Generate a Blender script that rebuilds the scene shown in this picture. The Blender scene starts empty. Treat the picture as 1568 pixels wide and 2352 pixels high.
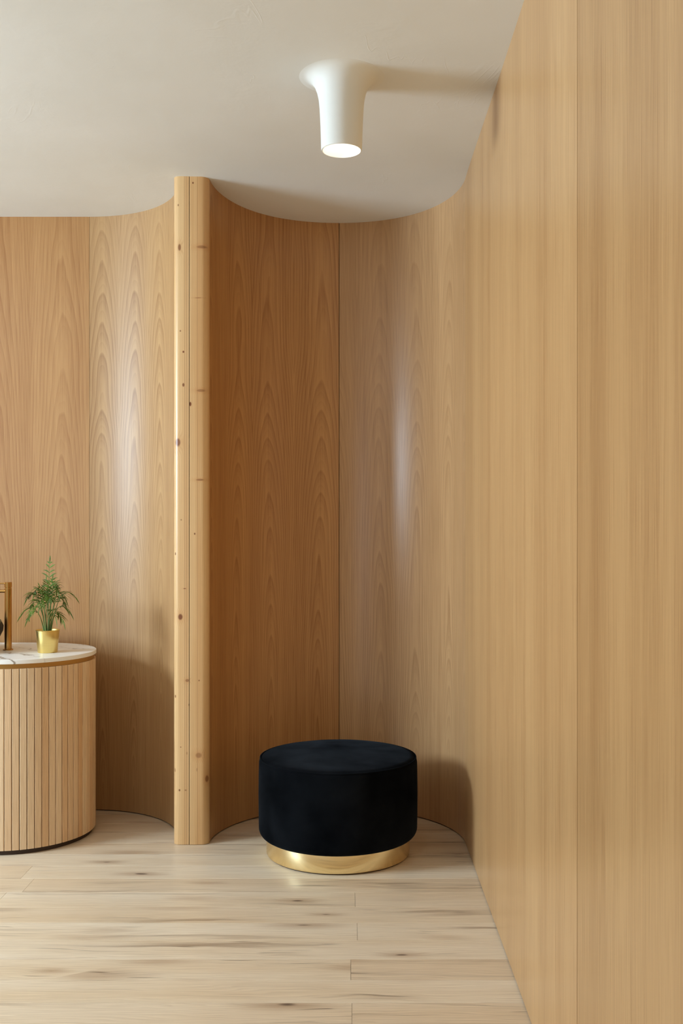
import bpy, bmesh, math, random
from mathutils import Vector, Matrix
random.seed(7)
SC = bpy.context.scene
COL = SC.collection
PI = math.pi

# ------------------------------------------------------------------ camera, world, daylight, added fill, exposure
EYE, FPX = 1.27, 2350.0
cam_d = bpy.data.cameras.new('camera')
cam = bpy.data.objects.new('camera', cam_d)
COL.objects.link(cam)
cam.location = (0, 0, EYE)
cam.rotation_euler = (PI/2, 0, 0)
cam_d.sensor_fit = 'VERTICAL'
cam_d.sensor_height = 36
cam_d.sensor_width = 24
cam_d.lens = FPX/2352*36
cam_d.shift_x = -23/2352
cam_d.shift_y = 43/2352
cam_d.clip_start = 0.05
SC.camera = cam

world = bpy.data.worlds.new('world')
world.use_nodes = True
world.node_tree.nodes['Background'].inputs[0].default_value = (0.85, 0.93, 1.0, 1)
world.node_tree.nodes['Background'].inputs[1].default_value = 0.6
SC.world = world

XL, YB = -4.2, -2.4          # left wall, wall behind the camera
WIN = (1.9, 3.05, 1.5, 2.3)   # side window: y0, y1, z0, z1
FILL_WIN = (-1.3, 0.9, 1.0, 2.35)   # unseen opening nearer the viewer, added to brighten right wall and vanity
FILL_BACK = (-4.05, -2.2, 0.35, 2.45)  # unseen glazing behind the camera, added for soft fill: x0, x1, z0, z1

def area(name, loc, rot, sx, sy, power, col):
    d = bpy.data.lights.new(name, 'AREA')
    d.shape = 'RECTANGLE'
    d.size, d.size_y, d.energy, d.color = sx, sy, power, col
    o = bpy.data.objects.new(name, d)
    COL.objects.link(o)
    o.location, o.rotation_euler = loc, rot
    return o
area('daylight_side_window', (XL-0.02, (WIN[0]+WIN[1])/2, (WIN[2]+WIN[3])/2), (PI/2, 0, -PI/2),
     WIN[1]-WIN[0], WIN[3]-WIN[2], 158, (0.77, 0.985, 1.17))
area('added_fill_near', (XL-0.02, (FILL_WIN[0]+FILL_WIN[1])/2, (FILL_WIN[2]+FILL_WIN[3])/2), (PI/2, 0, -PI/2),
     FILL_WIN[1]-FILL_WIN[0], FILL_WIN[3]-FILL_WIN[2], 5, (0.77, 0.985, 1.17))  # weak fill lamp added for the right wall, floor and vanity front
area('added_fill_behind', ((FILL_BACK[0]+FILL_BACK[1])/2, YB-0.02, (FILL_BACK[2]+FILL_BACK[3])/2), (PI/2, 0, 0),
     FILL_BACK[1]-FILL_BACK[0], FILL_BACK[3]-FILL_BACK[2], 14, (0.77, 0.985, 1.17))  # soft fill lamp added behind the camera

SC.view_settings.view_transform = 'Standard'
SC.view_settings.look = 'None'
SC.view_settings.gamma = 1
SC.view_settings.use_curve_mapping = False
SC.view_settings.exposure = 0.08

# ------------------------------------------------------------------ node helpers
def srgb(r, g, b):
    f = lambda c: ((c/255+0.055)/1.055)**2.4 if c > 10 else c/255/12.92
    return (f(r), f(g), f(b))

class G:
    """small expression builder around one material's node tree"""
    def __init__(s, name):
        s.m = bpy.data.materials.new(name)
        s.m.use_nodes = True
        s.t = s.m.node_tree
        s.p = s.t.nodes['Principled BSDF']
    def n(s, kind, **kw):
        nd = s.t.nodes.new(kind)
        for k, v in kw.items():
            setattr(nd, k, v)
        return nd
    def put(s, sock, v):
        if isinstance(v, bpy.types.NodeSocket):
            s.t.links.new(v, sock)
        elif isinstance(v, (tuple, list)) and sock.type == 'RGBA' and len(v) == 3:
            sock.default_value = (*v, 1)
        else:
            sock.default_value = v
    def ma(s, op, a, b=0.0, c=0.0, clamp=False):
        nd = s.n('ShaderNodeMath', operation=op, use_clamp=clamp)
        for i, v in enumerate((a, b, c)):
            s.put(nd.inputs[i], v)
        return nd.outputs[0]
    def add(s, a, b): return s.ma('ADD', a, b)
    def sub(s, a, b): return s.ma('SUBTRACT', a, b)
    def mul(s, a, b): return s.ma('MULTIPLY', a, b)
    def pw(s, a, b): return s.ma('POWER', a, b)
    def mx(s, a, b): return s.ma('MAXIMUM', a, b)
    def rng(s, v, a, b, c=0.0, d=1.0, smooth=False):
        nd = s.n('ShaderNodeMapRange', clamp=True)
        if smooth: nd.interpolation_type = 'SMOOTHSTEP'
        for i, q in enumerate((v, a, b, c, d)):
            s.put(nd.inputs[i], q)
        return nd.outputs[0]
    def vec(s, x, y, z=0.0):
        nd = s.n('ShaderNodeCombineXYZ')
        for i, v in enumerate((x, y, z)):
            s.put(nd.inputs[i], v)
        return nd.outputs[0]
    def xyz(s, v):
        nd = s.n('ShaderNodeSeparateXYZ')
        s.put(nd.inputs[0], v)
        return nd.outputs
    def noise(s, v, scale=1.0, detail=2.0, rough=0.5, dist=0.0):
        nd = s.n('ShaderNodeTexNoise')
        s.put(nd.inputs['Vector'], v)
        for k, q in (('Scale', scale), ('Detail', detail), ('Roughness', rough), ('Distortion', dist)):
            s.put(nd.inputs[k], q)
        return nd.outputs[0]
    def voro(s, v, scale=1.0, rnd=1.0):
        nd = s.n('ShaderNodeTexVoronoi')
        s.put(nd.inputs['Vector'], v)
        s.put(nd.inputs['Scale'], scale)
        s.put(nd.inputs['Randomness'], rnd)
        return nd.outputs['Distance'], nd.outputs['Color']
    def mix(s, f, a, b, mode='MIX'):
        nd = s.n('ShaderNodeMix', data_type='RGBA', blend_type=mode)
        s.put(nd.inputs[0], f)
        s.put(nd.inputs[6], a)
        s.put(nd.inputs[7], b)
        return nd.outputs[2]
    def coord(s, which):
        return s.n('ShaderNodeTexCoord').outputs[which]
    def bump(s, h, strength, dist):
        nd = s.n('ShaderNodeBump')
        s.put(nd.inputs['Height'], h)
        nd.inputs['Strength'].default_value = strength
        nd.inputs['Distance'].default_value = dist
        s.t.links.new(nd.outputs[0], s.p.inputs['Normal'])
    def set(s, **kw):
        for k, v in kw.items():
            s.put(s.p.inputs[k.replace('_', ' ')], v)
        return s.m

def flat(name, rgb, rough=0.5, metal=0.0):
    g = G(name)
    return g.set(Base_Color=rgb, Roughness=rough, Metallic=metal)

def veneer(name, light, dark, leaf=0.2, centre=0.5, freq=120, slope=0.035, d0=0.012, ring=0.55,
           fine=0.35, band=0.35, uoff=0.0, seed=0.0, rough=0.30, wob=0.012):
    g = G(name)
    u, v, _ = g.xyz(g.coord('UV'))
    u = g.add(u, uoff)
    pu = g.ma('PINGPONG', u, leaf)
    sd = g.add(seed, 0.0)
    warp = g.noise(g.vec(g.mul(pu, 7.0), g.mul(v, 0.9), sd), 1.0, 3.0, 0.55)
    warp2 = g.noise(g.vec(g.mul(pu, 2.0), g.mul(v, 0.55), g.add(sd, 9.3)), 1.0, 1.0, 0.5)
    du = g.add(g.sub(pu, leaf*centre), g.mul(g.sub(warp2, 0.5), leaf*0.35))
    dist = g.add(g.add(d0, g.mul(v, slope)), g.add(g.mul(g.sub(warp2, 0.5), 0.07), g.mul(g.sub(g.noise(g.vec(g.mul(u, 3.0), g.mul(v, 1.7), g.add(sd, 21.0)), 1.0, 1.0), 0.5), 0.035)))
    r = g.ma('SQRT', g.add(g.mul(du, du), g.mul(dist, dist)))
    r = g.add(r, g.mul(g.sub(warp, 0.5), wob))
    fr = g.ma('FRACT', g.mul(r, freq))
    rl = g.mul(g.pw(fr, 2.2), g.rng(fr, 0.9, 1.0, 1.0, 0.0))
    rstr = g.rng(g.noise(g.vec(g.mul(r, 24.0), g.mul(v, 0.4), g.add(sd, 3.0)), 1.0, 1.0), 0.3, 0.7, 0.25, 1.0)
    f2 = g.ma('FRACT', g.mul(r, freq*3.0))
    rl = g.add(rl, g.mul(g.pw(f2, 2.0), 0.28))
    rl = g.mul(g.mul(rl, rstr), ring)
    # fade the arches away from the leaf's heart
    pores = g.noise(g.vec(g.mul(u, 420.0), g.mul(v, 5.0), sd), 1.0, 2.0, 0.6)
    pores = g.mul(g.rng(pores, 0.42, 0.75, 0.0, 1.0), fine)
    streak = g.noise(g.vec(g.mul(u, 70.0), g.mul(v, 0.35), sd), 1.0, 3.0, 0.6)
    streak = g.mul(g.sub(streak, 0.5), fine*1.4)
    bnd = g.noise(g.vec(g.mul(u, 6.0), g.mul(v, 0.3), g.add(sd, 5.0)), 1.0, 2.0, 0.5)
    bnd = g.mul(g.sub(bnd, 0.5), band*2.0)
    f = g.ma('ADD', g.add(g.add(rl, pores), g.add(streak, bnd)), 0.12, 0.0, True)
    col = g.mix(f, light, dark)
    g.bump(g.add(g.mul(rl, -0.4), g.mul(pores, -1.0)), 0.05, 0.0008)
    rgh = g.add(rough, g.mul(pores, 0.06))
    return g.set(Base_Color=col, Roughness=rgh, Specular_IOR_Level=0.5)

# ------------------------------------------------------------------ materials
VL = srgb(206, 168, 124); VD = srgb(158, 112, 70)
M = {}
M['ven_left_flat'] = veneer('oak_veneer_broad_cathedral', srgb(190, 144, 94), srgb(146, 94, 50), leaf=0.26, centre=0.62,
                            freq=105, slope=0.045, ring=0.42, seed=2.2, uoff=0.11, wob=0.03)
M['ven_left_curve'] = veneer('oak_veneer_pale_arches', srgb(192, 152, 104), srgb(142, 98, 58), leaf=0.17, centre=0.5, rough=0.43,
                             freq=125, slope=0.05, ring=0.62, seed=5.1, uoff=0.03)
M['ven_alc_left'] = veneer('oak_veneer_bookmatched', srgb(198, 148, 94), srgb(144, 90, 46), leaf=0.215, centre=0.42,
                           freq=115, slope=0.04, ring=0.6, seed=8.4, uoff=0.06)
M['ven_alc_right'] = veneer('oak_veneer_greyed_arches', srgb(202, 160, 114), srgb(150, 108, 68), leaf=0.2, centre=0.5,
                            freq=115, slope=0.045, ring=0.55, rough=0.28, seed=11.7, uoff=0.12)
M['ven_right'] = veneer('oak_veneer_straight_grain', srgb(202, 160, 110), srgb(160, 114, 70), leaf=0.5, centre=1.6,
                        freq=150, slope=0.006, ring=0.3, fine=0.5, band=0.5, seed=14.2, wob=0.004)
M['ven_right_near'] = veneer('oak_veneer_straight_grain_figured', srgb(188, 146, 98), srgb(146, 102, 60), leaf=0.34, centre=0.55,
                             freq=70, slope=0.02, ring=0.28, fine=0.5, band=0.55, seed=19.9, wob=0.01)
M['gap'] = flat('dark_joint', srgb(52, 36, 24), 0.8)

def plaster():
    g = G('troweled_plaster')
    o = g.coord('Object')
    big = g.noise(o, 1.6, 3.0, 0.5)
    mid = g.noise(o, 9.0, 4.0, 0.55, 0.6)
    x, y, z = g.xyz(o)
    w1 = g.noise(o, 2.2, 3.0, 0.6)
    # sparse trowel ridges: thin level lines of a warped field, kept only in patches
    wd = g.noise(g.vec(g.mul(x, 2.6), g.mul(y, 1.1), 4.0), 1.0, 4.0, 0.6, 0.8)
    ridge = g.rng(g.ma('ABSOLUTE', g.sub(wd, 0.5)), 0.0, 0.006, 1.0, 0.0)
    patch = g.rng(g.noise(o, 3.1, 2.0, 0.5), 0.54, 0.66)
    ridge = g.mul(ridge, patch)
    grain = g.noise(o, 120.0, 2.0, 0.5)
    h = g.add(g.add(g.mul(mid, 0.5), g.mul(ridge, 0.14)), g.add(g.mul(grain, 0.05), g.mul(w1, 1.2)))
    g.bump(h, 0.35, 0.006)
    col = g.mix(g.rng(big, 0.35, 0.65), srgb(234, 232, 226), srgb(228, 226, 219))
    return g.set(Base_Color=col, Roughness=0.7, Specular_IOR_Level=0.25)
M['plaster'] = plaster()
M['lamp_plaster'] = flat('smooth_lamp_plaster', srgb(231, 229, 222), 0.6)

def plank_mat():
    g = G('rustic_oak_plank')
    o = g.coord('Object')
    rnd = g.n('ShaderNodeObjectInfo').outputs['Random']
    x, y, z = g.xyz(o)
    s1 = g.mul(rnd, 173.0)
    xs = g.add(x, g.mul(rnd, 37.0))
    ys = g.add(y, g.mul(rnd, 11.0))
    warp = g.noise(g.vec(g.mul(xs, 1.6), g.mul(ys, 9.0), s1), 1.0, 3.0, 0.55)
    # knots: sparse stretched voronoi
    kd, kc = g.voro(g.vec(g.add(g.mul(xs, 2.6), g.mul(warp, 0.25)), g.add(g.mul(ys, 9.5), g.mul(warp, 0.6)), s1), 1.0)
    kr, kg, kb = g.xyz(kc)
    ksel = g.rng(kr, 0.3, 0.32)
    ksz = g.add(0.05, g.mul(kg, 0.08))
    core = g.mul(g.rng(kd, g.mul(ksz, 0.5), ksz, 1.0, 0.0, True), ksel)
    halo = g.mul(g.rng(kd, 0.0, g.mul(ksz, 4.5), 1.0, 0.0, True), ksel)
    # grain lines bend round the knots
    r = g.add(g.add(g.mul(ys, 1.0), g.mul(warp, 0.09)), g.mul(halo, 0.02))
    fr = g.ma('FRACT', g.mul(r, 95.0))
    ringl = g.mul(g.pw(fr, 2.0), g.rng(fr, 0.88, 1.0, 1.0, 0.0))
    fine = g.noise(g.vec(g.mul(xs, 7.0), g.mul(ys, 260.0), s1), 1.0, 3.0, 0.6)
    fine = g.rng(fine, 0.4, 0.75)
    # dark mineral streaks and checks along the grain
    st = g.noise(g.vec(g.mul(xs, 1.3), g.mul(g.add(ys, g.mul(warp, 0.09)), 38.0), g.add(s1, 7.0)), 1.0, 4.0, 0.65)
    pat = g.noise(g.vec(g.mul(xs, 1.3), g.mul(ys, 7.0), g.add(s1, 3.0)), 1.0, 2.0, 0.5)
    streak = g.mul(g.rng(st, 0.5, 0.72), g.rng(pat, 0.47, 0.64))
    crack = g.noise(g.vec(g.mul(xs, 3.4), g.mul(g.add(ys, g.mul(warp, 0.08)), 110.0), g.add(s1, 17.0)), 1.0, 2.0, 0.5)
    crack = g.mul(g.rng(crack, 0.66, 0.71), g.rng(pat, 0.48, 0.58))
    tone = g.noise(g.vec(g.mul(xs, 0.8), g.mul(ys, 6.0), g.add(s1, 1.0)), 1.0, 2.0)
    base = g.mix(g.rng(tone, 0.3, 0.7), srgb(242, 227, 204), srgb(228, 205, 174))
    base = g.mix(g.mul(rnd, 0.6), base, srgb(214, 184, 148))
    f = g.ma('ADD', g.mul(ringl, 0.2), g.mul(fine, 0.26), 0.0, True)
    base = g.mix(f, base, srgb(150, 116, 82))
    base = g.mix(g.mul(halo, 0.5), base, srgb(150, 110, 76))
    base = g.mix(g.mul(streak, 0.72), base, srgb(118, 88, 62))
    base = g.mix(g.mul(crack, 0.8), base, srgb(70, 50, 38))
    base = g.mix(g.mul(core, 0.92), base, srgb(64, 44, 34))
    g.bump(g.sub(g.mul(fine, -0.5), g.add(g.mul(crack, 1.5), g.mul(core, 0.8))), 0.12, 0.0012)
    return g.set(Base_Color=base, Roughness=g.add(0.30, g.mul(fine, 0.12)), Specular_IOR_Level=0.45)
M['plank'] = plank_mat()

def slat_mat():
    g = G('oak_slat')
    o = g.coord('Object')
    rnd = g.n('ShaderNodeObjectInfo').outputs['Random']
    x, y, z = g.xyz(o)
    s1 = g.mul(rnd, 91.0)
    w = g.noise(g.vec(g.mul(x, 12.0), g.mul(z, 2.0), s1), 1.0, 2.0)
    r = g.add(g.add(x, g.mul(w, 0.035)), g.mul(z, g.mul(g.sub(rnd, 0.5), 0.05)))
    fr = g.ma('FRACT', g.mul(r, 190.0))
    rl = g.mul(g.pw(fr, 2.0), g.rng(fr, 0.9, 1.0, 1.0, 0.0))
    fine = g.noise(g.vec(g.mul(x, 500.0), g.mul(z, 9.0), s1), 1.0, 2.0)
    base = g.mix(rnd, srgb(248, 219, 180), srgb(230, 188, 142))
    f = g.ma('ADD', g.mul(rl, 0.4), g.mul(g.rng(fine, 0.4, 0.75), 0.3), 0.0, True)
    base = g.mix(f, base, srgb(148, 102, 62))
    return g.set(Base_Color=base, Roughness=0.45, Specular_IOR_Level=0.4)
M['slat'] = slat_mat()

POST_Y = 4.135
def px_post(px, py):      # a mark measured on the post's front face
    return ((px-807)/FPX*POST_Y, EYE-(py-1219)/FPX*POST_Y)
def pine():
    g = G('knotty_pine')
    x, y, z = g.xyz(g.coord('Object'))
    u = g.add(x, g.mul(y, 0.55))
    knots = [(412, 568, 4, 9, .8), (408, 1016, 7, 11, .9), (414, 1417, 6, 8, .95), (421, 808, 2.5, 3, 1), (421, 884, 3, 5, .9),
             (414, 760, 2, 2.5, .8), (409, 471, 2, 3, .7), (443, 420, 2.2, 2.6, 1), (437, 928, 3, 6, 1), (463, 567, 13, 4, .55),
             (461, 897, 11, 3.5, .5), (459, 1102, 10, 2.5, .6), (456, 1735, 8, 7, .5), (474, 1790, 4, 9, .7),
             (412, 1815, 2.5, 3, .9), (430, 1563, 5, 4, .6), (402, 1600, 2, 4, .8), (424, 1352, 3.5, 1.2, .9), (447, 1226, 2, 3, .9),
             (402, 1272, 1.6, 4, .9), (455, 684, 9, 1.0, .6), (426, 1815, 3, 2, .6), (401, 1770, 2, 5, .6), (416, 1194, 2, 2, .7),
             (429, 1730, 1.8, 4, .4), (457, 1563, 2, 2, .8), (415, 1716, 1.6, 1.6, .9), (452, 1768, 1, 5, .6), (434, 1619, 1.4, 3, .8)]
    kf, kh = None, None
    sc = POST_Y/FPX
    for (px, py, rx, rz, a) in knots:
        cx, cz = px_post(px, py)
        dx = g.mul(g.sub(x, cx), 1/(rx*sc)); dz = g.mul(g.sub(z, cz), 1/(rz*sc))
        d = g.ma('SQRT', g.add(g.mul(dx, dx), g.mul(dz, dz)))
        k = g.rng(d, 0.55, 1.1, a, 0.0, True)
        kf = k if kf is None else g.mx(kf, k)
        if rx > 3:
            h = g.rng(d, 0.0, 3.2, 1.0, 0.0, True)
            kh = h if kh is None else g.mx(kh, h)
    w = g.noise(g.vec(g.mul(u, 14.0), g.mul(z, 1.2), 3.0), 1.0, 3.0)
    r = g.add(g.add(u, g.mul(w, 0.03)), g.mul(kh, 0.016))
    fr = g.ma('FRACT', g.mul(r, 130.0))
    rl = g.mul(g.pw(fr, 1.8), g.rng(fr, 0.85, 1.0, 1.0, 0.0))
    fine = g.noise(g.vec(g.mul(u, 600.0), g.mul(z, 6.0), 1.0), 1.0, 2.0)
    tone = g.noise(g.vec(g.mul(u, 22.0), g.mul(z, 0.6), 8.0), 1.0, 2.0)
    base = g.mix(g.rng(tone, 0.35, 0.65), srgb(228, 190, 138), srgb(212, 166, 112))
    # glued laminations
    for a, b, amt in ((424, 433, 0.28), (453, 462, 0.16), (438, 444, 0.14)):
        xa, xb = (a-807)/FPX*POST_Y, (b-807)/FPX*POST_Y
        msk = g.mul(g.rng(x, xa-0.0004, xa+0.0004), g.rng(x, xb-0.0004, xb+0.0004, 1.0, 0.0))
        base = g.mix(g.mul(msk, amt), base, srgb(188, 138, 88))
    for a in (423.5, 428.5, 453):
        xa = (a-807)/FPX*POST_Y
        ln = g.rng(g.ma('ABSOLUTE', g.sub(x, xa)), 0.0006, 0.0014, 0.5, 0.0)
        base = g.mix(ln, base, srgb(150, 100, 60))
    f = g.ma('ADD', g.mul(rl, 0.3), g.mul(g.rng(fine, 0.45, 0.75), 0.12), 0.0, True)
    base = g.mix(f, base, srgb(178, 120, 66))
    base = g.mix(g.mul(kh, 0.3), base, srgb(190, 124, 66))
    base = g.mix(kf, base, srgb(122, 66, 30))
    return g.set(Base_Color=base, Roughness=0.34, Specular_IOR_Level=0.5)
M['pine'] = pine()

def marble():
    g = G('veined_white_marble')
    o = g.coord('Object')
    x, y, z = g.xyz(o)
    w = g.noise(o, 3.0, 4.0, 0.6)
    q = g.add(g.add(g.mul(x, 3.2), g.mul(y, 6.0)), g.mul(w, 3.4))
    vn = g.ma('ABSOLUTE', g.sub(g.ma('FRACT', q), 0.5))
    v1 = g.rng(vn, 0.0, 0.07, 1.0, 0.0, True)
    keep = g.rng(g.noise(o, 4.0, 2.0), 0.42, 0.6)
    q2 = g.add(g.add(g.mul(x, -7.0), g.mul(y, 9.0)), g.mul(g.noise(o, 6.0, 4.0), 4.0))
    v2 = g.rng(g.ma('ABSOLUTE', g.sub(g.ma('FRACT', q2), 0.5)), 0.0, 0.025, 0.5, 0.0, True)
    base = g.mix(g.mul(v1, keep), srgb(250, 247, 241), srgb(150, 136, 120))
    base = g.mix(g.mul(v2, g.rng(g.noise(o, 5.0, 1.0), 0.5, 0.6)), base, srgb(176, 160, 142))
    return g.set(Base_Color=base, Roughness=0.3)
M['marble'] = marble()

def brass(name, col, rough, vertical=False):
    g = G(name)
    o = g.coord('Object')
    x, y, z = g.xyz(o)
    br = g.noise(g.vec(g.mul(x, 6.0), g.mul(y, 6.0), g.mul(z, 900.0)), 1.0, 2.0)
    c = g.mix(g.rng(br, 0.3, 0.7), col, tuple(q*0.94 for q in col))
    tn = g.n('ShaderNodeTangent', direction_type='RADIAL', axis='Z')
    g.t.links.new(tn.outputs[0], g.p.inputs['Tangent'])
    return g.set(Base_Color=c, Metallic=1.0, Roughness=g.add(rough, g.mul(br, 0.06)), Anisotropic=0.75)
M['brass'] = brass('brushed_brass', (0.97, 0.78, 0.44), 0.17)
M['brass_pot'] = brass('satin_brass', srgb(236, 208, 132), 0.26)
M['brass_tap'] = brass('bronze_brass', srgb(196, 146, 82), 0.2)
M['brass_band'] = brass('matt_brass_strip', srgb(190, 146, 84), 0.38)

def velvet():
    g = G('black_velvet')
    o = g.coord('Object')
    n1 = g.noise(o, 5.0, 3.0, 0.5, 0.3)
    n2 = g.noise(o, 260.0, 2.0)
    f = g.rng(n1, 0.28, 0.72)
    c = g.mix(f, (0.0014, 0.0016, 0.002), (0.0075, 0.0084, 0.0102))
    g.bump(n2, 0.25, 0.0008)
    g.set(Base_Color=c, Roughness=0.9, Specular_IOR_Level=0.0)
    g.put(g.p.inputs['Sheen Weight'], g.add(0.015, g.mul(f, 0.035)))
    g.put(g.p.inputs['Sheen Roughness'], 0.45)
    g.put(g.p.inputs['Sheen Tint'], (0.72, 0.84, 1.0, 1))
    return g.m
M['velvet'] = velvet()
M['kick'] = flat('dark_plinth', srgb(58, 40, 28), 0.6)
M['carcass'] = flat('dark_slat_joint', srgb(58, 36, 22), 0.7)
M['lamp_white'] = flat('lamp_reflector_white', srgb(240, 236, 226), 0.35)
M['white_paint'] = flat('white_paint', srgb(196, 190, 180), 0.5)
M['soil'] = flat('dark_soil', srgb(40, 30, 22), 0.95)
def glow(name, col, s):
    g = G(name)
    g.put(g.p.inputs['Emission Color'], (*col, 1))
    g.put(g.p.inputs['Emission Strength'], s)
    return g.set(Base_Color=(0.9, 0.9, 0.88), Roughness=0.5)
M['bulb'] = glow('lit_diffuser', (1.0, 0.97, 0.92), 6.0)
def stone():
    g = G('dark_stone')
    o = g.coord('Object')
    n = g.noise(o, 22.0, 4.0, 0.6)
    g.bump(n, 0.5, 0.006)
    return g.set(Base_Color=g.mix(g.rng(n, 0.3, 0.7), srgb(52, 46, 42), srgb(30, 27, 26)), Roughness=0.55)
M['stone'] = stone()
def leaf():
    g = G('palm_leaf')
    o = g.coord('Object')
    rnd = g.n('ShaderNodeObjectInfo').outputs['Random']
    n = g.noise(o, 30.0, 2.0)
    c = g.mix(g.rng(n, 0.3, 0.7), srgb(56, 80, 16), srgb(98, 124, 34))
    c = g.mix(g.mul(rnd, 0.4), c, srgb(70, 92, 28))
    return g.set(Base_Color=c, Roughness=0.55, Specular_IOR_Level=0.3)
M['leaf'] = leaf()
M['stem'] = flat('palm_stem', srgb(112, 132, 70), 0.5)
def glass():
    g = G('window_glass')
    return g.set(Base_Color=(0.9, 0.95, 0.95), Roughness=0.02, Transmission_Weight=1.0, IOR=1.02)
M['glass'] = glass()

# ------------------------------------------------------------------ object helpers
def link(name, me, mat=None, parent=None):
    o = bpy.data.objects.new(name, me)
    COL.objects.link(o)
    if mat is not None and me is not None and not me.materials:
        me.materials.append(mat)
    if parent is not None:
        o.parent = parent
    return o
def mesh(name, verts, faces, smooth=False):
    me = bpy.data.meshes.new(name)
    me.from_pydata([tuple(v) for v in verts], [], faces)
    me.validate(); me.update()
    if smooth:
        me.polygons.foreach_set('use_smooth', [True]*len(me.polygons))
    return me
def fix_normals(me):
    bm = bmesh.new(); bm.from_mesh(me)
    bmesh.ops.remove_doubles(bm, verts=bm.verts, dist=1e-6)
    bmesh.ops.recalc_face_normals(bm, faces=bm.faces)
    bm.to_mesh(me); bm.free()
    return me
def sharp(me, deg=35):
    me.polygons.foreach_set('use_smooth', [True]*len(me.polygons))
    me.set_sharp_from_angle(angle=math.radians(deg))
    return me
def empty(name, loc=(0, 0, 0), rz=0):
    o = bpy.data.objects.new(name, None)
    COL.objects.link(o)
    o.location = loc
    o.rotation_euler = (0, 0, rz)
    o.empty_display_size = 0.1
    return o
def tag(o, label, cat, group=None):
    o['label'], o['category'] = label, cat
    if group: o['group'] = group
    return o
def structure(o, label, cat):
    o['kind'] = 'structure'
    return tag(o, label, cat)
def box(name, x0, x1, y0, y1, z0, z1):
    v = [(x, y, z) for z in (z0, z1) for (x, y) in ((x0, y0), (x1, y0), (x1, y1), (x0, y1))]
    f = [(3, 2, 1, 0), (4, 5, 6, 7), (0, 1, 5, 4), (1, 2, 6, 5), (2, 3, 7, 6), (3, 0, 4, 7)]
    return mesh(name, v, f)
def lathe(name, prof, seg=64, deg=35):
    """prof: list of (r, z); r == 0 closes to a pole"""
    v, f, rows = [], [], []
    for r, z in prof:
        if r < 1e-7:
            rows.append([len(v)]); v.append((0, 0, z))
        else:
            rows.append(list(range(len(v), len(v)+seg)))
            v += [(r*math.cos(2*PI*k/seg), r*math.sin(2*PI*k/seg), z) for k in range(seg)]
    for a, b in zip(rows, rows[1:]):
        for k in range(seg):
            k2 = (k+1) % seg
            if len(a) == 1 and len(b) == 1: continue
            if len(a) == 1: f.append((a[0], b[k2], b[k]))
            elif len(b) == 1: f.append((a[k], a[k2], b[0]))
            else: f.append((a[k], a[k2], b[k2], b[k]))
    return sharp(fix_normals(mesh(name, v, f)), deg)
def prism(name, poly, z0, z1, deg=30, inset=0.0):
    """vertical solid from a plan polygon, top and bottom arrises eased by inset"""
    n = len(poly)
    def off(d):
        out = []
        for i in range(n):
            p0, p1, p2 = Vector(poly[i-1]), Vector(poly[i]), Vector(poly[(i+1) % n])
            e1, e2 = (p1-p0).normalized(), (p2-p1).normalized()
            nn = Vector((-(e1.y+e2.y), e1.x+e2.x)).normalized()
            out.append(p1+nn*d)
        return out
    layers = [(0, z0), (0, z1)] if inset <= 0 else [(inset, z0), (0, z0+inset), (0, z1-inset), (inset, z1)]
    v, f = [], []
    for d, z in layers:
        v += [(p[0], p[1], z) for p in (off(d) if d else poly)]
    for l in range(len(layers)-1):
        for i in range(n):
            j = (i+1) % n
            f.append((l*n+i, l*n+j, (l+1)*n+j, (l+1)*n+i))
    f.append(tuple(range(n-1, -1, -1)))
    f.append(tuple((len(layers)-1)*n+i for i in range(n)))
    return sharp(fix_normals(mesh(name, v, f)), deg)
def tube(pts, rads, seg=10, cap=True):
    pts = [Vector(p) for p in pts]
    v, f = [], []
    for i, p in enumerate(pts):
        t = (pts[min(i+1, len(pts)-1)]-pts[max(i-1, 0)]).normalized()
        a = Vector((0, 0, 1)) if abs(t.z) < 0.9 else Vector((1, 0, 0))
        s = t.cross(a).normalized(); q = s.cross(t)
        r = rads[i] if isinstance(rads, (list, tuple)) else rads
        v += [p+(s*math.cos(2*PI*k/seg)+q*math.sin(2*PI*k/seg))*r for k in range(seg)]
    for i in range(len(pts)-1):
        for k in range(seg):
            k2 = (k+1) % seg
            f.append((i*seg+k, i*seg+k2, (i+1)*seg+k2, (i+1)*seg+k))
    if cap:
        f.append(tuple(range(seg-1, -1, -1)))
        f.append(tuple((len(pts)-1)*seg+k for k in range(seg)))
    return v, f

# ------------------------------------------------------------------ the shell
XR = 0.462
AC = (-0.058, 4.145, 0.52)      # right alcove: centre x, y, radius
LC = (-1.19, 4.178, 0.469)      # left alcove
YL = LC[1]+LC[2]                # flat wall behind the vanity
def sst(a, b, t):
    t = max(0.0, min(1.0, (t-a)/(b-a)))
    return t*t*(3-2*t)
def ceil_z(x, y):
    z = 2.69+0.014*sst(3.0, 4.15, y)
    if y > 4.0:
        t = sst(4.0, 4.66, y)
        w = sst(-0.72, -0.58, x)
        z -= t*(0.008*(1-w)+0.031*w)
    return z

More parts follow.
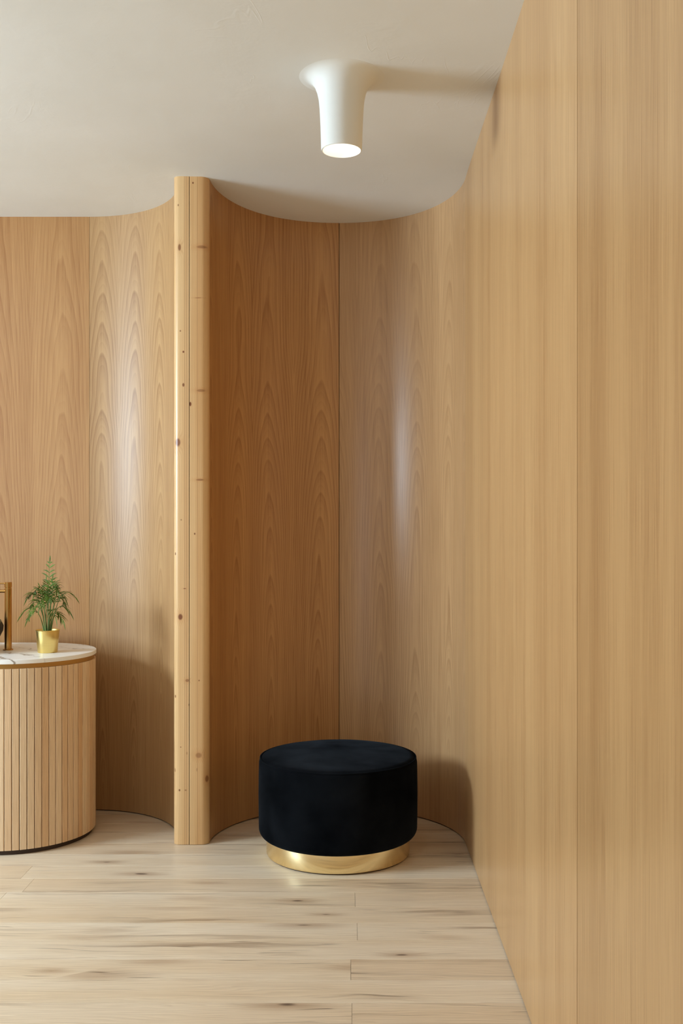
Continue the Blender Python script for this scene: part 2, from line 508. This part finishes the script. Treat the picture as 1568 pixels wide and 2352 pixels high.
def panel(name, pts, mat, parent, thick=0.018, z0=0.005, side=-1, u0=0.0):
    """one veneered sheet bent along the plan line pts; room side is to the right (side=-1) or left (+1) of travel"""
    n = len(pts)
    P = [Vector(p) for p in pts]
    nor = []
    for i in range(n):
        t = (P[min(i+1, n-1)]-P[max(i-1, 0)]).normalized()
        nor.append(Vector((t.y, -t.x)) if side < 0 else Vector((-t.y, t.x)))
    u = [u0]
    for i in range(1, n): u.append(u[-1]+(P[i]-P[i-1]).length)
    v, f, uv = [], [], []
    for i in range(n):
        zt = ceil_z(P[i].x, P[i].y)+0.006
        b = P[i]-nor[i]*thick
        v += [(P[i].x, P[i].y, z0), (P[i].x, P[i].y, zt), (b.x, b.y, z0), (b.x, b.y, zt)]
        uv += [(u[i], z0), (u[i], zt), (u[i]+0.003, z0), (u[i]+0.003, zt)]
    for i in range(n-1):
        a, b = 4*i, 4*(i+1)
        f += [(a, b, b+1, a+1), (b+2, a+2, a+3, b+3), (a+1, b+1, b+3, a+3), (b, a, a+2, b+2)]
    f += [(0, 1, 3, 2), (4*(n-1)+1, 4*(n-1), 4*(n-1)+2, 4*(n-1)+3)]
    me = mesh(name, v, f)
    lay = me.uv_layers.new(name='UVMap')
    for p in me.polygons:
        for li in p.loop_indices:
            lay.data[li].uv = uv[me.loops[li].vertex_index]
    bm = bmesh.new(); bm.from_mesh(me)
    bmesh.ops.recalc_face_normals(bm, faces=bm.faces)
    bm.to_mesh(me); bm.free()
    sharp(me, 40)
    return link(name, me, mat, parent)
def arc(cx, cy, r, a0, a1, n=40):
    return [(cx+r*math.cos(math.radians(a0+(a1-a0)*i/n)), cy+r*math.sin(math.radians(a0+(a1-a0)*i/n))) for i in range(n+1)]
def backing(name, pts, mat, off, side):
    """dark batten surface right behind the sheets, seen only through the joints"""
    P = [Vector(p) for p in pts]; v, f = [], []
    for i, p in enumerate(P):
        t = (P[min(i+1, len(P)-1)]-P[max(i-1, 0)]).normalized()
        nn = Vector((t.y, -t.x)) if side < 0 else Vector((-t.y, t.x))
        a, b = p-nn*off, p-nn*(off+0.05)
        for q in (a, b): v += [(q.x, q.y, 0.0), (q.x, q.y, 2.76)]
    for i in range(len(P)-1):
        a, b = 4*i, 4*(i+1)
        f += [(a, b, b+1, a+1), (b+2, a+2, a+3, b+3), (a+1, b+1, b+3, a+3)]
    f += [(0, 1, 3, 2), (4*len(P)-3, 4*len(P)-4, 4*len(P)-2, 4*len(P)-1)]
    return fix_normals(mesh(name, v, f))

# wall behind the vanity, with its bend towards the post
flat_pts = [(XL, YL), (LC[0], YL)]
bend = arc(*LC, 90, 0, 40)
wl = structure(link('wall_back', backing('wall_back', flat_pts+bend[1:], M['gap'], 0.0185, -1), M['gap']),
               'oak veneered wall behind the vanity, bending forward to the post', 'wall')
panel('veneer_panel', [(XL, YL), (-3.592, YL)], M['ven_left_flat'], wl, u0=9.0)
panel('veneer_panel', [(-3.59, YL), (-2.392, YL)], M['ven_left_flat'], wl, u0=5.0)
panel('veneer_panel', [(-2.39, YL), (LC[0]-0.0004, YL)], M['ven_left_flat'], wl, u0=0.0)
panel('veneer_panel', arc(*LC, 89.9, 0, 40)+[(LC[0]+LC[2], 4.16)], M['ven_left_curve'], wl)
# rounded alcove behind the pouf
a_mid = math.degrees(math.acos((-0.056-AC[0])/AC[2]))
alc = arc(*AC, 180, 0, 72)
wa = structure(link('wall_alcove', backing('wall_alcove', alc, M['gap'], 0.0185, -1), M['gap']),
               'concave oak veneered alcove wall curving behind the black pouf', 'wall')
panel('veneer_panel', arc(*AC, 177.5, a_mid+0.13, 44), M['ven_alc_left'], wa)
panel('veneer_panel', arc(*AC, a_mid-0.13, 0.8, 44), M['ven_alc_right'], wa)
# long straight wall to the right
wr = structure(link('wall_right', backing('wall_right', [(XR, 4.15), (XR, YB)], M['gap'], 0.0185, -1), M['gap']),
               'long straight oak veneered wall running towards the viewer', 'wall')
panel('veneer_panel', [(XR, 4.1515), (XR, 2.0972)], M['ven_right'], wr)
panel('veneer_panel', [(XR, 2.0942), (XR, 0.05)], M['ven_right_near'], wr, u0=3.0)
panel('veneer_panel', [(XR, 0.0475), (XR, YB)], M['ven_right'], wr, u0=7.0)

# left wall: window and added fill opening; wall behind camera: added fill glazing
def wall_with_holes(name, axis, at, a0, a1, holes, th, mat):
    """rectangular wall slab with openings, as joined blocks"""
    bm = bmesh.new()
    blocks, p = [], a0
    for h0, h1, z0, z1 in holes:
        blocks += [(p, h0, 0, 2.76), (h0, h1, 0, z0), (h0, h1, z1, 2.76)]
        p = h1
    blocks.append((p, a1, 0, 2.76))
    for (p, q, lo, hi) in blocks:
        me = box('t', at-th, at, p, q, lo, hi) if axis == 'x' else box('t', p, q, at-th, at, lo, hi)
        bm.from_mesh(me); bpy.data.meshes.remove(me)
    me = bpy.data.meshes.new(name); bm.to_mesh(me); bm.free()
    return link(name, me, mat)
w = wall_with_holes('wall_left', 'x', XL, YB, YL+0.1, [FILL_WIN, WIN], 0.14, M['white_paint'])
structure(w, 'pale wall with a window and an added fill opening, far left outside the frame', 'wall')
w = wall_with_holes('wall_front', 'y', YB, XL-0.14, XR+0.07, [FILL_BACK], 0.14, M['white_paint'])
structure(w, 'pale wall behind the viewer with glazing added for fill light', 'wall')
def window(name, axis, at, hole, mull, label):
    h0, h1, z0, z1 = hole
    root = structure(empty(name, (0, 0, 0)), label, 'window')
    def part(n, p, q, lo, hi, d0, d1, mat):
        me = box(n, at-d1, at-d0, p, q, lo, hi) if axis == 'x' else box(n, p, q, at-d1, at-d0, lo, hi)
        link(n, me, mat, root)
    for p, q, lo, hi in ((h0, h0+0.05, z0, z1), (h1-0.05, h1, z0, z1), (h0+0.05, h1-0.05, z0, z0+0.05), (h0+0.05, h1-0.05, z1-0.05, z1)):
        part('window_frame', p, q, lo, hi, 0.06, 0.12, M['white_paint'])
    n = len(mull)+1
    ed = [h0+0.05]+mull+[h1-0.05]
    for i in range(n):
        part('pane', ed[i]+0.001, ed[i+1]-0.001, z0+0.051, z1-0.051, 0.088, 0.094, M['glass'])
window('window_1', 'x', XL, WIN, [], 'side window letting in the daylight from the left')
window('fill_window_near', 'x', XL, FILL_WIN, [-0.2], 'unseen fill window added on the left, nearer the viewer')
window('fill_window_behind', 'y', YB, FILL_BACK, [-3.43, -2.82], 'unseen fill glazing added behind the viewer')

# ceiling: a gently uneven plaster slab
xs = [XL-0.1+(XR+0.06-XL+0.1)*i/40 for i in range(41)]
ys = [YB-0.1+(3.0-YB+0.1)*i/12 for i in range(12)]+[3.0+1.76*i/44 for i in range(45)]
v, f = [], []
for y in ys:
    for x in xs: v.append((x, y, ceil_z(x, y)))
nx, ny = len(xs), len(ys)
for j in range(ny-1):
    for i in range(nx-1):
        a = j*nx+i
        f.append((a, a+nx, a+nx+1, a+1))
k = len(v)
v += [(xs[0], ys[0], 2.86), (xs[-1], ys[0], 2.86), (xs[-1], ys[-1], 2.86), (xs[0], ys[-1], 2.86)]
f += [(k, k+1, k+2, k+3)]
f += [tuple([k+1, k]+list(range(0, nx)))]
f += [tuple([k+3, k+2]+[(ny-1)*nx+i for i in range(nx-1, -1, -1)])]
f += [tuple([k, k+3]+[j*nx for j in range(ny-1, -1, -1)])]
f += [tuple([k+2, k+1]+[j*nx+nx-1 for j in range(ny)])]
me = fix_normals(mesh('ceiling', v, f))
structure(link('ceiling', sharp(me, 40), M['plaster']), 'off-white hand-troweled plaster ceiling', 'ceiling')

# floor: oak boards laid across the view on a dark subfloor
fl = structure(link('floor', box('floor', XL-0.1, XR+0.06, YB-0.1, 4.78, -0.06, -0.015), M['gap']),
               'pale rustic oak plank floor with dark knots', 'floor')
PW = 0.1405
ENDS = {0: [-1.157], -1: [-1.21, 0.012], -2: [-1.9], -3: [-2.3, 0.018], -4: [-1.75], -5: [-2.1, -0.002], -6: [-1.7],
        -7: [-1.9, 0.001], 1: [-1.208], 2: [-2.2], 3: [-1.9], 4: [-1.6], 5: [-2.4, -0.2], 6: [-1.5]}
rnd = random.Random(3)
def plank_mesh(L, W):
    c = 0.0009
    sec = [(-W/2, -0.0145), (W/2, -0.0145), (W/2, -c), (W/2-c, 0), (-W/2+c, 0), (-W/2, -c)]
    v = [(0.0, a, b) for a, b in sec]+[(L, a, b) for a, b in sec]
    # ease the ends
    for i in (3, 4): v[i] = (0.0003, v[i][1], 0.0)
    for i in (9, 10): v[i] = (L-0.0003, v[i][1], 0.0)
    n = 6
    f = [(i, (i+1) % n, n+(i+1) % n, n+i) for i in range(n)]+[tuple(range(n-1, -1, -1)), tuple(range(n, 2*n))]
    return fix_normals(mesh('plank', v, f))
for k in range(-44, 8):
    y1 = 3.735+PW*k                 # far edge
    y0 = y1-PW
    if y0 < YB-0.05 or y1 > 4.76: continue
    e = ENDS.get(k)
    if e is None:
        s = rnd.uniform(-3.0, -1.2); e = [s] + ([s+2.0] if s+2.0 < XR-0.3 else [])
    ed = [XL-0.02]+sorted(e)+[XR+0.012]
    for a, b in zip(ed, ed[1:]):
        if b-a < 0.1: continue
        o = link('plank', plank_mesh(b-a-0.0005, PW-0.0008), M['plank'], fl)
        o.location = (a+0.0004, (y0+y1)/2, 0)

# ------------------------------------------------------------------ timber post between the alcoves
def fillet(cx, cy, r, a0, a1, n=8):
    return [(cx+r*math.cos(math.radians(a0+(a1-a0)*i/n)), cy+r*math.sin(math.radians(a0+(a1-a0)*i/n))) for i in range(n+1)]
PX0, PX1, PXG = -0.7205, -0.5775, -0.6555
post = tag(empty('timber_post', (0, 0, 0)), 'rounded knotty pine post of two halves between the two curved walls', 'post')
rl, rr = 0.026, 0.032
yb = 4.40
lh = fillet(PX0+rl, POST_Y+rl, rl, 180, 270)+[(PXG-0.0013, POST_Y), (PXG-0.0013, yb), (PX0+0.022, yb), (PX0+0.022, 4.18), (PX0, 4.158+0.004)]
rh = [(PXG+0.0013, POST_Y)]+fillet(PX1-rr, POST_Y+rr, rr, 270, 360)+[(PX1, 4.1685), (PX1-0.022, 4.178), (PX1-0.022, yb), (PXG+0.0013, yb)]
ztop = ceil_z(-0.65, POST_Y)+0.004
for poly in (lh, rh):
    link('post_half', prism('post_half', poly, 0.0012, ztop, 25), M['pine'], post)
link('joint_strip', box('joint_strip', PXG-0.0012, PXG+0.0012, POST_Y+0.008, yb-0.01, 0.002, ztop-0.001), M['gap'], post)

# ------------------------------------------------------------------ vanity cabinet
VC = (-1.40, 4.305); VR = 0.315; VLEN = 0.95
def stadium(r, n=36):
    x1, x0, y = VC[0], VC[0]-VLEN, VC[1]
    return [(x1+r*math.cos(a), y+r*math.sin(a)) for a in [(-PI/2+PI*i/n) for i in range(n+1)]] + \
           [(x0-r*math.cos(a), y-r*math.sin(a)) for a in [(-PI/2+PI*i/n) for i in range(n+1)]]
van = tag(empty('vanity_cabinet', (VC[0]-VLEN/2, VC[1], 0)), 'rounded vanity cabinet clad in vertical oak slats', 'cabinet')
def vpart(name, me, mat):
    o = link(name, me, mat, van)
    o.matrix_parent_inverse = Matrix.Translation(-Vector(van.location))
    return o
vpart('plinth', prism('plinth', stadium(VR-0.012), 0.0, 0.019), M['kick'])
vpart('body', prism('body', stadium(VR-0.0125), 0.0195, 0.729), M['carcass'])
vpart('brass_band', prism('brass_band', stadium(VR-0.007), 0.7295, 0.7475), M['brass_band'])
SW, ST, SH = 0.0261, 0.012, 0.7095
bm = bmesh.new()
c = 0.0016
sec = [(-SW/2, 0), (SW/2, 0), (SW/2, -ST+c), (SW/2-c, -ST), (-SW/2+c, -ST), (-SW/2, -ST+c)]
sme = mesh('slat', [(a, b, 0) for a, b in sec]+[(a, b, SH) for a, b in sec],
           [(i, (i+1) % 6, 6+(i+1) % 6, 6+i) for i in range(6)]+[(5, 4, 3, 2, 1, 0), (6, 7, 8, 9, 10, 11)])
fix_normals(sme); sme.materials.append(M['slat'])
bm.free()
def along(s):                       # distance along the outline, from the front middle of the right end, towards the back right
    R = VR-ST
    q = PI*R
    if s < 0: return (VC[0]+s, VC[1]-R, 0.0)
    a = -PI/2+s/R
    return (VC[0]+R*math.cos(a), VC[1]+R*math.sin(a), a+PI/2)
PITCH = 0.02865
R_ = VR-ST
s = 0.006-VLEN
i = 0
pitch_arc = PITCH*R_/VR
svals = []
while s < -PITCH*0.5:
    svals.append(s); s += PITCH
s = max(s, 0.0)
while s < PI*R_:
    svals.append(s); s += pitch_arc
for s in svals:
    x, y, a = along(s)
    o = link('slat', sme, None, van)
    o.location = (x-van.location.x, y-van.location.y, 0.0195)
    o.rotation_euler = (0, 0, a)
ang = -pitch_arc/R_
while ang > -PI:                    # left end, outside the frame
    a = -PI/2+ang
    o = link('slat', sme, None, van)
    o.location = (VC[0]-VLEN+R_*math.cos(a)-van.location.x, VC[1]+R_*math.sin(a)-van.location.y, 0.0195)
    o.rotation_euler = (0, 0, a+PI/2)
    ang -= pitch_arc/R_
CT = 0.765
ct = link('countertop', prism('countertop', stadium(VR+0.002, 48), 0.748, CT, 30, 0.0012), M['marble'])
tag(ct, 'white veined marble countertop with a rounded end on the slatted vanity', 'countertop')

# tap
tap = tag(empty('faucet', (-1.4525, 4.33, CT)), 'tall cylindrical brass faucet standing on the marble countertop', 'faucet')
link('base_ring', lathe('base_ring', [(0, 0.0003), (0.021, 0.0003), (0.021, 0.004), (0.0195, 0.005), (0.014, 0.005)], 40), M['brass_tap'], tap)
link('body', lathe('body', [(0, 0.0052), (0.0148, 0.0052), (0.0148, 0.261), (0.014, 0.262), (0, 0.262)], 48), M['brass_tap'], tap)
cap_ = link('cap', lathe('cap', [(0, 0.2622), (0.0128, 0.2622), (0.0128, 0.2655), (0.0154, 0.2663), (0.0154, 0.2865), (0.0145, 0.2875), (0, 0.2875)], 48), M['brass_tap'], tap)
vv, ff = tube([(-0.012, 0, 0.282), (-0.085, 0, 0.282)], 0.0032, 14)
link('handle', sharp(mesh('handle', vv, ff), 50), M['brass_tap'], cap_)
vv, ff = tube([(-0.012, 0, 0.249), (-0.14, 0, 0.249), (-0.156, 0, 0.247), (-0.164, 0, 0.240), (-0.166, 0, 0.226)], 0.0068, 20)
link('spout', sharp(mesh('spout', vv, ff), 50), M['brass_tap'], tap)

# stone basin
pr = [(0, 0.0), (0.105, 0.0), (0.135, 0.012), (0.165, 0.045), (0.182, 0.085), (0.184, 0.105), (0.176, 0.128), (0.166, 0.136),
      (0.156, 0.132), (0.14, 0.1), (0.10, 0.055), (0.05, 0.035), (0.018, 0.032), (0, 0.032)]
bme = lathe('basin', pr, 64, 60)
rb = random.Random(5)
for q in bme.vertices:
    a = math.atan2(q.co.y, q.co.x)
    k = 1+0.012*math.sin(3*a+1.0)+0.008*math.sin(7*a+q.co.z*60)
    if q.co.xy.length > 0.12: q.co.x *= k; q.co.y *= k
bs = link('vessel_sink', bme, M['stone'])
bs.location = (-1.645, 4.26, CT+0.0004)
tag(bs, 'dark rough stone vessel basin on the countertop at the left edge', 'sink')
dr = link('drain', lathe('drain', [(0, 0.0325), (0.02, 0.0325), (0.02, 0.036), (0.017, 0.0375), (0, 0.038)], 32), M['brass_tap'], bs)

# ------------------------------------------------------------------ potted palm
pl = tag(empty('potted_palm', (-1.262, 4.25, CT+0.0003)), 'small green parlour palm in a brass pot on the countertop', 'potted plant')
link('pot', lathe('pot', [(0, 0), (0.0385, 0), (0.040, 0.002), (0.0478, 0.0905), (0.0495, 0.0915), (0.0495, 0.0935), (0.0475, 0.094),
                          (0.0455, 0.0925), (0.0425, 0.07), (0, 0.07)], 64), M['brass_pot'], pl)
link('soil', lathe('soil', [(0, 0.0702), (0.0418, 0.0702), (0.0425, 0.078), (0.02, 0.083), (0, 0.084)], 40, 60), M['soil'], pl)
def bez(p0, p1, p2, t): return p0*(1-t)**2+p1*2*t*(1-t)+p2*t*t
def leaflet(v, f, base, d, L, W, droop, up):
    """folded narrow blade: 5 stations, two halves meeting in a keel"""
    d = d.normalized()
    side = d.cross(up)
    if side.length < 1e-3: side = d.cross(Vector((1, 0, 0)))
    side.normalize(); nrm = side.cross(d).normalized()
    prof = [(0, .12), (.2, .75), (.45, 1.0), (.75, .62), (1.0, .03)]
    k = len(v)
    for t, wd in prof:
        c = base+d*L*t+Vector((0, 0, -droop*L*t*t))
        v += [c-side*W*wd+nrm*W*0.35*wd, c, c+side*W*wd+nrm*W*0.35*wd]
    for i in range(len(prof)-1):
        a = k+3*i
        f += [(a, a+1, a+4, a+3), (a+1, a+2, a+5, a+4)]
def frond(base, mid, tip, nl, L, start, seed, W=0.003):
    r = random.Random(seed)
    p0, p1, p2 = Vector(base), Vector(mid), Vector(tip)
    pts = [bez(p0, p1, p2, i/14) for i in range(15)]
    v, f = tube(pts, [0.0019*(1-0.75*i/14) for i in range(15)], 6)
    ns = len(f)
    for j in range(nl):
        t = start+(0.97-start)*j/(nl-1)
        p = bez(p0, p1, p2, t)
        tan = (bez(p0, p1, p2, min(t+.02, 1))-bez(p0, p1, p2, t-.02)).normalized()
        flatv = Vector((tan.y, -tan.x, 0))
        sd = tan.cross(Vector((0, 0, 1)))
        if abs(tan.z) > 0.85 or sd.length < 0.2:
            az = seed*1.3; sd = Vector((math.cos(az)*1.0, math.sin(az)*0.35, 0))
        sd.normalize()
        up = sd.cross(tan).normalized()
        env = math.sin(PI*(0.22+0.70*(j/(nl-1))))**0.7
        for s in (-1, 1):
            d = tan*(0.85+0.5*j/nl)+sd*s*(1.0+r.uniform(-.25, .25))+Vector((0, 0, r.uniform(-.05, .2)))
            leaflet(v, f, p, d, L*env*r.uniform(.85, 1.12), W, r.uniform(.25, .55), up)
    leaflet(v, f, p2-(p2-p1).normalized()*0.004, (p2-p1), L*0.8, W, .3, Vector((0.1, 1, 0.3)))
    me = mesh('frond', v, f)
    me.materials.append(M['leaf']); me.materials.append(M['stem'])
    for i in range(ns): me.polygons[i].material_index = 1
    sharp(me, 60)
    return link('frond', me, None, pl)
Z0 = 0.080
spec = [  # base x,y   tip x,y,z above pot base     leaflet length, count, start
    ((0.000, 0.004), (0.006, 0.010, 0.375), 0.056, 7, 0.50),
    ((-0.006, 0.000), (-0.012, 0.02, 0.300), 0.040, 11, 0.5),
    ((0.006, 0.006), (0.030, 0.03, 0.268), 0.048, 9, 0.5),
    ((-0.010, -0.006), (-0.100, -0.02, 0.160), 0.046, 9, 0.48),
    ((-0.012, 0.004), (-0.092, 0.03, 0.226), 0.048, 11, 0.48),
    ((0.010, -0.004), (0.094, -0.01, 0.168), 0.046, 9, 0.48),
    ((0.012, 0.006), (0.106, 0.03, 0.228), 0.040, 11, 0.46),
    ((-0.004, -0.012), (-0.048, -0.07, 0.172), 0.056, 7, 0.46),
    ((0.004, -0.012), (0.052, -0.07, 0.156), 0.056, 7, 0.46),
    ((-0.002, -0.014), (-0.006, -0.085, 0.205), 0.056, 7, 0.48),
    ((0.000, 0.014), (-0.040, 0.07, 0.235), 0.056, 7, 0.5),
    ((0.006, 0.014), (0.050, 0.07, 0.225), 0.056, 7, 0.5),
    ((-0.008, 0.008), (-0.056, 0.01, 0.246), 0.044, 9, 0.5),
    ((0.008, -0.010), (0.052, -0.03, 0.250), 0.046, 7, 0.5),
    ((0.014, -0.002), (0.074, -0.03, 0.128), 0.040, 9, 0.5),
    ((-0.014, -0.004), (-0.070, -0.04, 0.140), 0.040, 9, 0.5),
    ((-0.003, 0.006), (-0.030, -0.01, 0.272), 0.042, 9, 0.5),
    ((0.009, 0.002), (0.066, 0.01, 0.205), 0.044, 10, 0.47),
    ((-0.010, 0.002), (-0.064, 0.00, 0.196), 0.044, 10, 0.47),
    ((0.003, -0.008), (0.026, -0.05, 0.215), 0.044, 10, 0.47),
    ((0.004, 0.004), (0.020, 0.00, 0.305), 0.044, 8, 0.5),
    ((0.002, 0.000), (0.010, -0.03, 0.262), 0.044, 9, 0.52)]
for i, ((bx, by), (tx, ty, tz), L, n, st) in enumerate(spec):
    far = math.hypot(tx, ty)
    if far < 0.035: mid = (bx+(tx-bx)*0.3, by+(ty-by)*0.3, Z0+(tz-Z0)*0.6)
    else: mid = (bx+(tx-bx)*0.32, by+(ty-by)*0.32, max(tz, 0.15)+0.075)
    frond((bx, by, Z0), mid, (tx, ty, tz), n, L, st, 31+i, 0.0031 if i == 0 else 0.0024)

# ------------------------------------------------------------------ pouf
pf = tag(empty('pouf', (-0.053, 4.046, 0)), 'round black velvet pouf on a brushed brass base', 'pouf')
R = 0.312
prof = [(0, 0.0722)]
prof += [(0.27, 0.0722)]
for i in range(9):
    a = -PI/2+PI/2*i/8
    prof.append((R-0.034+0.034*math.cos(a), 0.106+0.034*math.sin(a)))
prof += [(R+0.001, 0.17), (R+0.0015, 0.24), (R+0.0005, 0.32), (R-0.0005, 0.362), (R-0.003, 0.374), (R-0.007, 0.3795),
         (R-0.0095, 0.3785), (R-0.014, 0.3835), (R-0.03, 0.3875), (R-0.08, 0.3905), (0.12, 0.3925), (0, 0.393)]
cush = link('cushion', lathe('cushion', prof, 128, 70), M['velvet'], pf)
tor_v, tor_f = [], []
NS = 128
for i in range(NS):
    a = 2*PI*i/NS
    for j in range(8):
        b = 2*PI*j/8
        rr_ = R-0.0055+0.0026*math.cos(b)
        tor_v.append((rr_*math.cos(a), rr_*math.sin(a), 0.3792+0.0026*math.sin(b)))
for i in range(NS):
    for j in range(8):
        tor_f.append((i*8+j, ((i+1) % NS)*8+j, ((i+1) % NS)*8+(j+1) % 8, i*8+(j+1) % 8))
link('piping', mesh('piping', tor_v, tor_f, True), M['velvet'], cush)
base = link('base', lathe('base', [(0, 0.004), (0.276, 0.004), (0.280, 0.006), (0.2825, 0.010), (0.2825, 0.0715), (0, 0.0715)], 128), M['brass'], pf)
link('foot_ring', lathe('foot_ring', [(0.262, 0.0), (0.272, 0.0), (0.272, 0.0039), (0.262, 0.0039), (0.262, 0.0)], 96), M['kick'], base)

# ------------------------------------------------------------------ ceiling lamp
LX, LY = -0.031, 3.2
lz = ceil_z(LX, LY)
lamp = tag(empty('ceiling_lamp', (LX, LY, lz)), 'flared white plaster spotlight growing out of the ceiling', 'lamp')
LB = 2.459-lz                       # rim, below the ceiling
prof = [(0.142, 0.002), (0.132, -0.0002), (0.122, -0.0012), (0.112, -0.0036), (0.102, -0.009), (0.093, -0.018), (0.084, -0.032), (0.0765, -0.052), (0.0717, -0.0735),
        (0.069, -0.10), (0.0674, -0.128), (0.066, -0.16), (0.065, -0.19), (0.0642, LB+0.012), (0.0638, LB+0.002), (0.0631, LB), (0.0616, LB)]
shade = link('shade', lathe('shade', prof+[(0.0616, LB+0.06), (0.055, -0.1), (0.055, 0.002), (0.142, 0.002)], 96, 60), M['lamp_plaster'], lamp)
link('rim', lathe('rim', [(0.0615, LB-0.0008), (0.0598, LB-0.0008), (0.0598, LB+0.006), (0.0615, LB+0.006), (0.0615, LB-0.0008)], 96), M['lamp_white'], shade)
link('reflector', lathe('reflector', [(0.0595, LB), (0.0565, LB+0.018), (0.047, LB+0.045), (0.040, LB+0.055), (0.0405, LB+0.057), (0.0597, LB+0.02), (0.0597, LB)], 96, 50), M['lamp_white'], lamp)
link('diffuser', lathe('diffuser', [(0, LB+0.050), (0.03, LB+0.051), (0.0395, LB+0.0545), (0.0395, LB+0.060), (0, LB+0.060)], 64), M['bulb'], lamp)
ld = bpy.data.lights.new('lamp_light', 'SPOT')
ld.energy, ld.color, ld.spot_size, ld.spot_blend, ld.shadow_soft_size = 4, (1.0, 0.96, 0.90), math.radians(95), 0.8, 0.03
lo = bpy.data.objects.new('lamp_light', ld)
COL.objects.link(lo); lo.parent = lamp
lo.location = (0, 0, LB+0.045)
